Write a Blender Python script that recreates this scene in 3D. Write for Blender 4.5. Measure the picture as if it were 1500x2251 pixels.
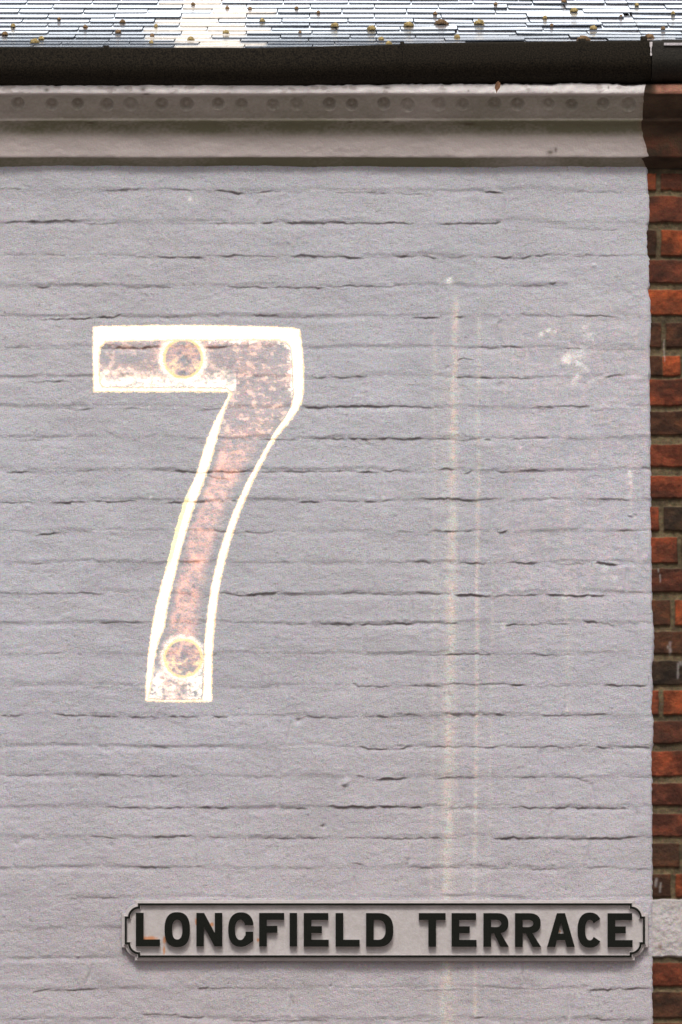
import bpy, bmesh, math, random
import numpy as np
from mathutils import Vector
from mathutils.geometry import tessellate_polygon
R = math.radians
for o in list(bpy.data.objects): bpy.data.objects.remove(o)
scene = bpy.context.scene
# ------------------------------------------------------------ camera
W, H = 1500.0, 2251.0
DIST, PITCH, MM = 15.0, R(9.0), 0.00112          # metres to the wall point in the middle, tilt up, metres per photo pixel there
ZC = 4.05                                        # height of the middle of the picture on the wall
cam_pos = np.array([0.0, -DIST*math.cos(PITCH), ZC-DIST*math.sin(PITCH)])
fwd = np.array([0, math.cos(PITCH), math.sin(PITCH)]); upv = np.array([0, -math.sin(PITCH), math.cos(PITCH)])
FPX = DIST/MM                                    # focal length in photo pixels
cam = bpy.data.cameras.new('camera'); camo = bpy.data.objects.new('camera', cam)
scene.collection.objects.link(camo)
camo.location = cam_pos; camo.rotation_euler = (math.pi/2+PITCH, 0, 0)
cam.sensor_fit = 'VERTICAL'; cam.sensor_height = 36; cam.lens = 36*FPX/H
cam.clip_start = 0.5; cam.clip_end = 1500
scene.camera = camo
# ------------------------------------------------------------ light
SUN_EL, SUN_AZ = R(54), R(-8)                    # azimuth: measured from -Y (in front of the wall), minus = from the left
wd = bpy.data.worlds.new("World"); scene.world = wd; wd.use_nodes = True
nt = wd.node_tree; bg = nt.nodes['Background']
sky = nt.nodes.new('ShaderNodeTexSky'); sky.sky_type = 'NISHITA'; sky.sun_disc = False
sky.sun_elevation = SUN_EL; sky.sun_rotation = math.pi + SUN_AZ
sky.air_density = 1.0; sky.dust_density = 7.0; sky.ozone_density = 1.0
tcw = nt.nodes.new('ShaderNodeTexCoord'); cn = nt.nodes.new('ShaderNodeTexNoise'); cn.inputs['Scale'].default_value = 2.2; cn.inputs['Detail'].default_value = 6
nt.links.new(tcw.outputs['Generated'], cn.inputs['Vector'])
sx = nt.nodes.new('ShaderNodeSeparateXYZ'); nt.links.new(tcw.outputs['Generated'], sx.inputs[0])
cb = nt.nodes.new('ShaderNodeMapRange'); cb.interpolation_type = 'SMOOTHSTEP'     # bright clouds added to the north (+Y) for the roof to reflect
cb.inputs['From Min'].default_value = -.1; cb.inputs['From Max'].default_value = .75; cb.inputs['To Min'].default_value = -.12; cb.inputs['To Max'].default_value = .45
nt.links.new(sx.outputs['Y'], cb.inputs['Value'])
ca_ = nt.nodes.new('ShaderNodeMath'); ca_.operation = 'ADD'; nt.links.new(cn.outputs['Fac'], ca_.inputs[0]); nt.links.new(cb.outputs[0], ca_.inputs[1])
cm = nt.nodes.new('ShaderNodeMapRange'); cm.interpolation_type = 'SMOOTHSTEP'; cm.inputs['From Min'].default_value = .5; cm.inputs['From Max'].default_value = .75
nt.links.new(ca_.outputs[0], cm.inputs['Value'])
cx = nt.nodes.new('ShaderNodeMix'); cx.data_type = 'RGBA'; cx.inputs[7].default_value = (19.5, 20.8, 22.5, 1)
nt.links.new(cm.outputs[0], cx.inputs['Factor']); nt.links.new(sky.outputs[0], cx.inputs[6]); nt.links.new(cx.outputs[2], bg.inputs[0]); bg.inputs[1].default_value = 0.11
sl = bpy.data.lights.new('sun', 'SUN'); sl.energy = 2.6; sl.angle = R(15); sl.color = (1, .955, .91)
so = bpy.data.objects.new('sun', sl); scene.collection.objects.link(so)
sd = Vector((math.sin(SUN_AZ)*math.cos(SUN_EL), -math.cos(SUN_AZ)*math.cos(SUN_EL), math.sin(SUN_EL)))
so.rotation_euler = sd.to_track_quat('Z', 'Y').to_euler()
scene.view_settings.view_transform = 'Standard'; scene.view_settings.look = 'None'
scene.view_settings.exposure = -0.30; scene.view_settings.gamma = 1
scene.render.engine = 'CYCLES'
# ------------------------------------------------------------ pixel <-> place
def P(px, py, Y=0.0):
    """the point of the vertical plane at depth Y that the photo shows at px, py"""
    u = (px-W/2)/FPX; v = (H/2-py)/FPX
    d = fwd + upv*v
    t = (Y-cam_pos[1])/d[1]
    return (u*t, Y, cam_pos[2]+d[2]*t)
def Z(py, Y=0.0): return P(750, py, Y)[2]
def X(px, py=1125, Y=0.0): return P(px, py, Y)[0]
def proj(x, z, Y=0.0):
    dy = Y-cam_pos[1]; dz = z-cam_pos[2]
    dep = dy*fwd[1]+dz*fwd[2]; v = (dy*upv[1]+dz*upv[2])/dep
    return W/2+x/dep*FPX, H/2-v*FPX
# ------------------------------------------------------------ helpers
def tag(o, label=None, cat=None, group=None, kind=None):
    if label: o['label'] = label
    if cat: o['category'] = cat
    if group: o['group'] = group
    if kind: o['kind'] = kind
    return o
def empty(name, loc=(0, 0, 0)):
    o = bpy.data.objects.new(name, None); scene.collection.objects.link(o); o.location = loc; return o
def link(name, me, mats, parent=None, smooth=False):
    o = bpy.data.objects.new(name, me); scene.collection.objects.link(o)
    for m in (mats if isinstance(mats, (list, tuple)) else [mats]): me.materials.append(m)
    if parent is not None:
        o.parent = parent
        if parent.parent is not None: off = parent.location + parent.parent.location
        else: off = parent.location
        o.location = -Vector(off) if parent.type == 'EMPTY' else (0, 0, 0)
    if smooth: me.shade_smooth()
    return o
def mesh(verts, faces, fm=None):
    me = bpy.data.meshes.new('m'); me.from_pydata([tuple(v) for v in verts], [], faces)
    if fm is not None: me.polygons.foreach_set('material_index', fm)
    me.update(); return me
def grid_mesh(XX, YY, ZZ, col=None, attrs=None):
    n, m = XX.shape
    co = np.stack([XX, YY, ZZ], -1).reshape(-1, 3).astype(np.float32)
    idx = np.arange(n*m).reshape(n, m)
    q = np.stack([idx[:-1, :-1], idx[:-1, 1:], idx[1:, 1:], idx[1:, :-1]], -1).reshape(-1, 4)
    me = bpy.data.meshes.new('grid')
    me.vertices.add(len(co)); me.vertices.foreach_set('co', co.ravel())
    me.loops.add(q.size); me.loops.foreach_set('vertex_index', q.ravel().astype(np.int32))
    me.polygons.add(len(q)); me.polygons.foreach_set('loop_start', np.arange(0, q.size, 4, dtype=np.int32))
    me.update(calc_edges=True); me.shade_smooth()
    if col is not None:
        a = me.color_attributes.new('Col', 'FLOAT_COLOR', 'POINT')
        c = np.ones((n*m, 4), np.float32); c[:, :3] = col.reshape(-1, 3); a.data.foreach_set('color', c.ravel())
    return me
def vnoise(x, y, sx, sy=None, seed=0):
    sy = sy or sx
    rs = np.random.RandomState(seed); L = rs.uniform(-1, 1, (257, 257)); L[256] = L[0]; L[:, 256] = L[:, 0]
    a = np.mod(x/sx+37.3, 256); b = np.mod(y/sy+91.7, 256)
    i = np.floor(a).astype(int); j = np.floor(b).astype(int); f = a-i; g = b-j
    i %= 256; j %= 256
    f = f*f*(3-2*f); g = g*g*(3-2*g)
    return (L[i, j]*(1-f)+L[i+1, j]*f)*(1-g)+(L[i, j+1]*(1-f)+L[i+1, j+1]*f)*g
def fbm(x, y, s, n=4, seed=0, asp=1.0):
    r = 0; a = 1.0
    for k in range(n):
        r = r+a*vnoise(x, y, s*asp, s, seed+k*7); s = s*.5; a *= .55
    return r
def sstep(e0, e1, x):
    t = np.clip((x-e0)/(e1-e0), 0, 1); return t*t*(3-2*t)
def solid(contours, y0, y1, mat_front=0, mat_side=0, jit=0):
    """contours in photo pixels (first the outline, then holes) -> solid between depths y1 (front) and y0 (back)"""
    vs, fs, fm = [], [], []
    polys = [[Vector((p[0], -p[1], 0)) for p in c] for c in contours]
    flat = [p for c in contours for p in c]; n = len(flat)
    for (px, py) in flat: vs.append(P(px, py, y1))
    for (px, py) in flat:
        v = P(px, py, y1); vs.append((v[0], y0, v[2]))
    for t in tessellate_polygon(polys):
        a, b, c = (flat[i] for i in t)
        cr = (b[0]-a[0])*(c[1]-a[1])-(b[1]-a[1])*(c[0]-a[0])
        if abs(cr) < 1e-9: continue
        t = tuple(t) if cr < 0 else tuple(reversed(t))
        fs.append(t); fm.append(mat_front)
        fs.append(tuple(i+n for i in reversed(t))); fm.append(mat_side)
    k = 0
    for c in contours:
        m = len(c)
        for i in range(m):
            a, b = k+i, k+(i+1) % m
            fs.append((a, b, b+n, a+n)); fm.append(mat_side)
        k += m
    me = mesh(vs, fs, fm)
    bm = bmesh.new(); bm.from_mesh(me); bmesh.ops.recalc_face_normals(bm, faces=bm.faces); bm.to_mesh(me); bm.free()
    return me
# ------------------------------------------------------------ materials
def newmat(name):
    m = bpy.data.materials.new(name); m.use_nodes = True; t = m.node_tree
    return m, t, t.nodes['Principled BSDF']
def N(t, typ, **kw):
    n = t.nodes.new(typ)
    for k, v in kw.items():
        if k.startswith('i_'): n.inputs[k[2:].replace('_', ' ')].default_value = v
        else: setattr(n, k, v)
    return n
def noise_node(t, scale, detail=4, rough=.6, coord=None):
    n = N(t, 'ShaderNodeTexNoise', i_Scale=scale, i_Detail=detail, i_Roughness=rough)
    if coord is None: coord = N(t, 'ShaderNodeTexCoord').outputs['Object']
    t.links.new(coord, n.inputs['Vector']); return n
def plain(name, col, rough=.6, var=.25, scale=60, bump=.0, bscale=400, spec=.5, metal=0, col2=None, detail=5):
    m, t, b = newmat(name)
    co = N(t, 'ShaderNodeTexCoord').outputs['Object']
    n = noise_node(t, scale, detail, .65, co); r = N(t, 'ShaderNodeValToRGB')
    c2 = col2 or tuple(c*(1+var) for c in col); c1 = col if col2 else tuple(c*(1-var) for c in col)
    r.color_ramp.elements[0].position = .35; r.color_ramp.elements[1].position = .65
    r.color_ramp.elements[0].color = (*c1, 1); r.color_ramp.elements[1].color = (*c2, 1)
    t.links.new(n.outputs['Fac'], r.inputs[0]); t.links.new(r.outputs[0], b.inputs['Base Color'])
    b.inputs['Roughness'].default_value = rough; b.inputs['Metallic'].default_value = metal
    b.inputs['Specular IOR Level'].default_value = spec
    if bump:
        n2 = noise_node(t, bscale, 4, .6, co); bp = N(t, 'ShaderNodeBump', i_Strength=1.0, i_Distance=bump)
        t.links.new(n2.outputs['Fac'], bp.inputs['Height']); t.links.new(bp.outputs[0], b.inputs['Normal'])
    return m
def attr_mat(name, rough=.9, grain=.1, bump=.0006, gscale=500, bscale=260, spec=.3):
    """colour from the mesh's own colour layer, broken up by fine speckle"""
    m, t, b = newmat(name)
    co = N(t, 'ShaderNodeTexCoord').outputs['Object']
    a = N(t, 'ShaderNodeAttribute', attribute_name='Col')
    n = noise_node(t, gscale, 2, .7, co)
    sub = N(t, 'ShaderNodeVectorMath', operation='SUBTRACT'); sub.inputs[1].default_value = (.5, .5, .5)
    t.links.new(n.outputs['Color'], sub.inputs[0])
    sc = N(t, 'ShaderNodeVectorMath', operation='SCALE'); sc.inputs['Scale'].default_value = grain*2.2
    t.links.new(sub.outputs[0], sc.inputs[0])
    ad = N(t, 'ShaderNodeVectorMath', operation='ADD'); ad.inputs[1].default_value = (1, 1, 1)
    t.links.new(sc.outputs[0], ad.inputs[0])
    mu = N(t, 'ShaderNodeVectorMath', operation='MULTIPLY')
    t.links.new(ad.outputs[0], mu.inputs[0]); t.links.new(a.outputs['Color'], mu.inputs[1])
    t.links.new(mu.outputs[0], b.inputs['Base Color'])
    b.inputs['Roughness'].default_value = rough; b.inputs['Specular IOR Level'].default_value = spec
    n2 = noise_node(t, bscale, 4, .65, co); bp = N(t, 'ShaderNodeBump', i_Strength=1.0, i_Distance=bump)
    t.links.new(n2.outputs['Fac'], bp.inputs['Height']); t.links.new(bp.outputs[0], b.inputs['Normal'])
    return m
M_wall = attr_mat('masonry_paint', grain=.60, bump=.0030, gscale=400, bscale=330)
M_brick = attr_mat('bare_brick', grain=.45, bump=.002, gscale=300, bscale=200)
M_corn = attr_mat('cornice_paint', grain=.2, bump=.0012, gscale=400, bscale=240)
M_gutter = plain('black_gutter_paint', (.002, .002, .0015), .75, scale=300, col2=(.026, .021, .013), bump=.0012, bscale=260, spec=.14, detail=2)
M_gutter2 = plain('worn_gutter_paint', (.007, .007, .006), .6, scale=300, col2=(.028, .026, .02), bump=.001, bscale=260, spec=.22)
M_glint = plain('gutter_glint', (.45, .44, .47), .4, scale=200, var=.3)  # pale colour for the highlight on the gutter lip
M_dark = plain('roof_underlay', (.02, .02, .022), .9)
M_black = plain('black_letter_paint', (.002, .003, .002), .6, scale=350, col2=(.010, .012, .009), spec=.12)
M_leaf = plain('dry_leaf', (.20, .10, .05), .8, scale=120, var=.5)
M_ground = plain('paving', (.16, .13, .115), .9, scale=3, var=.25, bump=.002, bscale=60)

# ------------------------------------------------------------ ground (below the frame)
g = mesh([(-300, -300, 0), (300, -300, 0), (300, 300, 0), (-300, 300, 0)], [(0, 1, 2, 3)])
tag(link('ground', g, M_ground), kind='structure')

# ------------------------------------------------------------ the two houses
white_house = empty('terraced_house', (X(600), 0, 0))
tag(white_house, 'end house with rough white painted brick wall under black gutter', 'house', 'terraced houses in one row')
red_house = empty('terraced_house', (X(1500), 0, 0))
tag(red_house, 'adjoining house of bare red brick at right edge, dark cornice above', 'house', 'terraced houses in one row')

# edge of the white paint against the bare bricks, photo pixels (py, px)
EDGE = np.array([(370,1423),(424,1425),(432,1431),(486,1431),(494,1425),(560,1425),(572,1431),(626,1430),(636,1426),(660,1433),(700,1433),(708,1434),(762,1431),(772,1429),
 (800,1432),(830,1430),(900,1431),(960,1431),(1050,1432),(1150,1433),(1250,1434),(1310,1436),(1330,1434),(1388,1441),(1440,1439),(1470,1434),(1500,1437),(1560,1434),
 (1584,1440),(1636,1439),(1650,1434),(1700,1435),(1800,1435),(1900,1436),(1973,1436),(2105,1436),(2251,1437)], float)
JOINTS = [420,490,564,630,697,765,830,896,965,1036,1102,1170,1238,1305,1371,1438,1508,1573,1642,1708,1775,1842,1908,1974,2040,2107,2174,2241]
while JOINTS[-1] < 5200: JOINTS.append(JOINTS[-1]+66)
SEG = """0 415 48 414 .5;45 407 75 410 .4;225 420 310 415 .5;375 418 480 420 .4;475 419 540 425 .9;550 424 600 421 .8;600 421 670 422 .3
0 490 135 486 .8;135 486 170 485 1;185 490 260 492 .5;270 491 460 492 .15;458 492 560 490 .6;575 489 610 489 .8;630 490 720 490 .8
10 555 60 562 .3;90 558 150 562 .3;285 560 340 566 .5;345 565 450 567 .9;470 563 560 562 .6;560 562 620 566 .4;640 562 720 564 .7
80 631 108 630 .6;185 627 250 632 .4;280 631 380 630 .4;500 629 590 632 .7;600 631 712 631 .6
90 702 210 698 .8;210 698 265 694 .9;265 696 480 696 .25;550 693 615 696 .7;620 697 700 698 .3
10 765 200 767 .2;222 765 350 763 .9;445 763 500 762 .6;670 766 715 763 .3
740 423 790 425 .3;800 422 935 428 .45;1060 420 1105 424 1;1260 421 1370 423 .3
720 489 910 491 .75;970 492 1100 489 .7;1180 488 1240 486 .2;1200 500 1420 508 .2
720 564 800 567 .9;800 564 862 566 .4;865 561 960 566 .9;980 564 1050 566 .4;1058 564 1130 567 .8;1130 567 1210 559 .6;1255 563 1360 561 .3
720 630 880 629 .5;1145 628 1200 626 .5;1205 622 1222 621 .7;1380 641 1398 642 .4
910 698 965 696 .8;1000 696 1020 697 .6;1140 690 1240 696 .4;1250 694 1360 697 .6
1000 763 1100 765 .4;1100 762 1150 763 .8;1230 765 1290 768 .5;1300 770 1420 768 .2
60 838 150 838 .4;120 838 150 838 .6;690 831 715 829 .6
100 898 170 898 .3;165 902 200 898 .6;270 898 310 899 .3;440 899 500 897 .4;665 895 720 894 .9;500 897 640 895 .3
45 968 95 966 .5;215 940 275 967 .3;575 965 650 966 .5;690 963 720 963 .4
15 1038 80 1037 .6;170 1036 210 1034 .5;360 1034 430 1037 .7;430 1037 560 1037 .8;570 1037 720 1037 .5;450 1046 510 1052 .5
0 1104 80 1105 .6;115 1106 190 1102 1;190 1102 300 1102 .6;365 1104 450 1104 .8;510 1099 520 1101 .6;655 1103 705 1103 .7
80 1175 130 1171 .8;135 1171 200 1168 .3;468 1165 500 1170 .7;500 1171 600 1171 .5
730 830 800 829 .5;1005 795 1020 787 .5;1020 787 1045 792 .7;978 802 982 814 1;1000 830 1170 830 .65;1090 840 1112 841 .6;1330 828 1370 826 .7
720 893 870 893 .8;870 893 970 896 .6;1180 895 1300 893 .65;1390 893 1420 893 .3
728 965 930 965 .9;930 965 1060 967 .4;1065 966 1080 966 .7;1120 967 1210 963 .4;1240 965 1300 965 .3;790 974 820 978 .5
720 1036 785 1036 .6;785 1037 835 1037 .8;835 1035 905 1036 .5;965 1032 1000 1032 .6;1020 1042 1040 1036 .5;1095 1037 1200 1033 .8;1410 1027 1430 1030 .8
720 1100 790 1103 .3;805 1104 865 1100 .8;920 1096 1050 1099 .8;1050 1099 1090 1096 .7;1150 1097 1230 1096 .5;1290 1097 1380 1099 .6;1380 1134 1395 1136 .7
950 1167 1045 1168 .7;1095 1170 1115 1168 .9;1260 1168 1300 1168 .4;1358 1167 1400 1167 1;870 1168 910 1170 .3
60 1240 105 1238 .7;0 1240 50 1240 .2;395 1235 440 1233 .8;510 1236 640 1236 .3
0 1303 90 1307 .3;90 1304 230 1304 .4;370 1305 430 1305 .4;485 1303 540 1308 .8;540 1308 608 1304 1;615 1304 720 1306 .5
220 1369 310 1367 .5;0 1367 50 1369 .3;410 1370 440 1370 .3;600 1369 675 1371 .4;705 1371 720 1371 .9
0 1440 140 1435 .3;445 1441 465 1441 .5;600 1437 720 1438 .2
0 1574 50 1574 .6;120 1570 260 1575 .6;285 1575 350 1577 .5;370 1573 435 1575 .8;470 1577 505 1577 .7;650 1582 672 1574 1;672 1573 720 1577 .6
910 1232 945 1236 .8;1005 1238 1070 1238 .7;1115 1237 1180 1238 .7;1230 1240 1285 1238 .5;1305 1238 1360 1242 1
745 1305 800 1302 .6;815 1305 920 1306 .5;920 1304 990 1305 .6;1000 1308 1080 1310 1.1;1080 1310 1135 1309 .4;1135 1310 1190 1308 .8;1200 1308 1330 1309 1
720 1370 780 1374 1;790 1373 910 1371 .9;940 1370 1010 1371 .6;1110 1374 1180 1371 .7;1170 1372 1250 1372 .6;1280 1364 1330 1371 .9;1330 1371 1350 1375 .6
975 1438 1075 1438 .9;880 1437 970 1440 .2;1170 1437 1230 1440 .7;1230 1440 1300 1440 .3
775 1500 790 1508 .5;790 1510 860 1508 .9;870 1508 970 1508 .6;980 1503 1120 1504 .4;1120 1506 1160 1508 .8;1180 1508 1250 1508 .3;1330 1505 1420 1508 .7
720 1578 750 1578 .6;830 1576 855 1576 .8;870 1570 920 1572 .5;975 1568 1050 1569 .6;1060 1571 1110 1569 .8;1190 1572 1340 1570 .6
340 1640 370 1643 .4;215 1703 300 1706 .7;300 1706 395 1706 .5;10 1703 110 1705 .3
230 1776 310 1774 .6;310 1776 420 1775 .6;440 1775 500 1775 .9;620 1775 675 1776 .7
200 1838 260 1843 .6;330 1840 425 1838 .7;430 1842 500 1843 .4;580 1841 720 1843 .5;700 1815 712 1817 .8
300 1907 380 1907 .6;410 1906 450 1905 .4;620 1908 700 1909 .3;150 1974 260 1973 .5
790 1643 860 1648 .7;860 1648 905 1643 .7;930 1643 985 1640 .8;985 1641 1100 1642 .7;1100 1641 1300 1641 .5;1310 1640 1350 1645 .7;1360 1643 1430 1643 .7
830 1712 900 1710 1;785 1708 800 1708 .5;960 1711 1050 1708 .7;1130 1707 1180 1708 .6;1270 1710 1300 1720 .5;1180 1709 1290 1709 .3;1380 1709 1430 1709 .4
720 1773 830 1774 1.1;830 1773 935 1776 1.1;1120 1773 1200 1776 .9;1200 1775 1380 1777 .8;950 1776 1100 1775 .3
760 1843 1000 1842 .45;1085 1842 1185 1842 .9;1185 1842 1270 1845 .4;1270 1845 1405 1840 .9
770 1897 800 1900 .4;900 1907 1040 1908 .5;1040 1908 1120 1908 .3;1160 1910 1240 1908 .5;1290 1906 1430 1910 .5
75 2179 110 2174 .7;110 2178 210 2175 .6;260 2172 330 2175 .3;435 2173 460 2169 .7;460 2172 640 2172 .25;1040 2168 1160 2174 .3;1290 2176 1430 2172 .8;850 2175 1030 2175 .2
0 2240 60 2242 .6;310 2228 400 2232 .5;400 2235 445 2236 .9;500 2244 720 2243 .4;1040 2236 1070 2238 .7;860 2244 1000 2244 .3;1290 2240 1420 2242 .4"""
BRI = """0 1512 150 1510 .8;150 1510 260 1520 .6;470 1515 640 1516 .6;0 1645 120 1642 .9;120 1642 200 1640 .8;200 1641 260 1660 .8;120 1710 350 1712 .4;10 1710 115 1710 .7
320 1780 430 1780 .5;0 1778 90 1780 .5;0 1848 120 1850 .7;100 1910 290 1912 .5;430 1912 480 1914 .4;990 1918 1070 1918 .9;890 1922 960 1920 .6;0 2112 250 2108 .9;60 497 160 497 .6;200 572 300 570 .7
470 497 620 500 .5;560 425 640 420 .6;740 900 960 900 .5;960 829 1000 834 .7;1060 845 1130 856 .7;1290 838 1340 822 1;1370 826 1430 828 .8;1300 893 1380 887 .8;1060 972 1090 972 .9;1310 558 1420 556 .6
860 1046 960 1042 .7;1350 1245 1390 1236 .8;980 970 1070 970 .5;280 905 420 905 .3;40 973 160 972 .4;550 1243 700 1241 .4;700 1105 720 1104 .3;720 1308 900 1311 .4;0 1378 230 1374 .4;1010 2244 1100 2246 .7
730 1724 775 1712 .9;860 1782 940 1782 .6;1000 1780 1060 1782 .7;120 820 200 835 .5;260 2120 262 2140 .4;700 1500 730 1498 .3;700 1905 760 1900 .3;940 1795 960 1785 .7"""
def parse(s): return [tuple(float(v) for v in q.split()) for q in s.replace('\n', ';').split(';') if q.strip()]
VJ = [(200,495,202,555),(572,440,570,485),(410,780,412,820),(845,1030,842,1095),(1188,1650,1186,1700),(1300,1720,1306,1770),(1212,1785,1208,1835),(1400,1785,1398,1835),(1298,1850,1291,1900),
      (1250,2185,1252,2238),(1150,2118,1152,2170),(640,1585,632,1635),(175,1585,178,1640),(330,1720,332,1770),(1082,1120,1080,1165),(1248,1510,1246,1560),(905,1320,903,1365),(905,1860,903,1900),
      (205,2118,195,2160),(640,2190,642,2235),(1098,705,1096,760),(1380,1250,1378,1300),(500,1925,503,1970),(780,1925,782,1970)]
def wall_height(px, py):
    h = np.zeros_like(px); dirt = np.zeros_like(px)
    # courses: soft pillow of every brick, faint bed joints, each brick set a little differently
    J = np.array([350]+JOINTS, float)
    wob = 3.0*vnoise(px, py, 120, 300, 5)+1.6*vnoise(px, py, 24, 60, 6)+.9*vnoise(px, py, 8, 30, 7)
    row = np.searchsorted(J, py+wob)
    top = J[np.clip(row-1, 0, len(J)-1)]; bot = J[np.clip(row, 0, len(J)-1)]
    f = np.clip((py+wob-top)/np.maximum(bot-top, 1), 0, 1)
    rs = np.random.RandomState(4); off = rs.uniform(0, 200, 400); ln = rs.choice([200, 200, 150], 400)
    rr = np.clip(row, 0, 399)
    bi = np.floor((px+off[rr]+2000)/ln[rr]).astype(int)
    bf = np.mod((px+off[rr]+2000)/ln[rr], 1)
    tilt = np.random.RandomState(8).uniform(-1, 1, (400, 64))[rr, np.clip(bi, 0, 63)]
    pro = np.random.RandomState(9).uniform(-1, 1, (400, 64))[rr, np.clip(bi, 0, 63)]
    soft = sstep(0, .20, f)*sstep(1, .86-.06*vnoise(px, py, 60, 30, 17), f)*(.30+.70*sstep(0, .055, bf)*sstep(1, .945, bf))
    m = .5+.6*vnoise(px, py, 110, 60, 15)
    jm = np.clip(.42+.75*fbm(px, py, 90, 2, 18, 1.8), .08, 1.15)
    vj = (1-sstep(0, .045, bf)*sstep(1, .955, bf))*np.clip(vnoise(px, py, 80, 70, 19)*1.6, 0, 1)
    h += -.0013*vj
    h += (1-(1-soft)*jm)*(.0024+.0010*pro)*(.5+.5*m)+ (f-.45)*.0022*(.8+.6*tilt)*soft
    h += .0022*fbm(px, py, 150, 2, 21, 1.6)+.00085*fbm(px, py, 30, 3, 22, 1.7)+.00050*fbm(px, py, 8, 2, 23, 1.4)+.00030*fbm(px, py, 4.4, 1, 24, 1.2)
    def seg(x0, y0, x1, y1, w, bright, vert=False):
        nonlocal h, dirt
        pad = 30
        msk = (px > min(x0, x1)-pad) & (px < max(x0, x1)+pad) & (py > min(y0, y1)-40) & (py < max(y0, y1)+40)
        if not msk.any(): return
        x = px[msk]; y = py[msk]
        if vert:
            t = (y-y0)/max(y1-y0, 1); d = x-(x0+(x1-x0)*t)-2*vnoise(x, y, 20, 14, 3)
            env = sstep(-.1, .15, t)*sstep(1.1, .85, t)
            h[msk] += env*(-.0028*np.exp(-(d/4)**2)+.0009*np.exp(-((d+8)/6)**2)); return
        t = (x-x0)/max(x1-x0, 1); L = max(x1-x0, 1)
        yl = y0+(y1-y0)*np.clip(t, 0, 1)+2.2*vnoise(x, y*0+y0, 21, 1, 31)+1.4*vnoise(x, y*0+y0, 7, 1, 33)+.8*vnoise(x, y*0+y0, 3, 1, 36)
        d = y-yl                                              # + below the line
        e = min(14, L*.3)/L
        env = sstep(-e*.6, e, t)*sstep(1+e*.6, 1-e, t)*(.70+.45*vnoise(x, y*0+y0, 11, 1, 35)+.35*vnoise(x, y*0+y0, 30, 1, 37))
        env = np.clip(env, 0, 1.2)
        if bright:
            h[msk] += w*env*.0030*(sstep(-2, 9, d)*np.exp(-np.maximum(d, 0)/22.)-.35*np.exp(-np.abs(d+3)/6.))
        else:
            up = np.exp(-np.maximum(-d, 0)/13.); dn = np.exp(-np.maximum(d, 0)/8.)
            k = sstep(-1.4, 1.4, d)
            h[msk] += w*env*(.0031*up*(1-k)-.0028*dn*k)
            wd_ = .8+1.1*w+.8*np.abs(vnoise(x, y, 6, 4, 38))
            dirt[msk] = np.maximum(dirt[msk], np.clip(w*env, 0, 1)*np.exp(-((d-.6)/wd_)**2))
    for s in parse(SEG): seg(*s, False)
    for s in parse(BRI): seg(*s, True)
    for s in VJ: seg(*s, 1, False, True)
    # small knobs and pits
    for (x, y, r, a) in [(762,1719,7,.006),(757,1724,4,.005),(1306,584,4,.004),(45,1110,5,-.002),(60,1113,4,.002),(655,1583,6,-.005),(985,808,4,-.003),(1396,1134,4,-.003),(806,975,6,-.003),
                         (574,378,3,-.003),(490,1100,4,.003),(1035,800,16,.0016),(1000,800,10,.001),(245,1860,5,-.002),(35,1855,5,-.003),(172,2102,3,.003),(727,2168,3,-.004),(712,1815,4,-.004)]:
        h += a*np.exp(-((px-x)**2+(py-y)**2)/r**2)
    return h, dirt
def axis(lo, hi, f0, f1, fine, coarse):
    a = np.arange(lo, f0, coarse); b = np.arange(f0, f1, fine); c = np.arange(f1, hi+1e-6, coarse)
    return np.concatenate([a, b, c])
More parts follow.
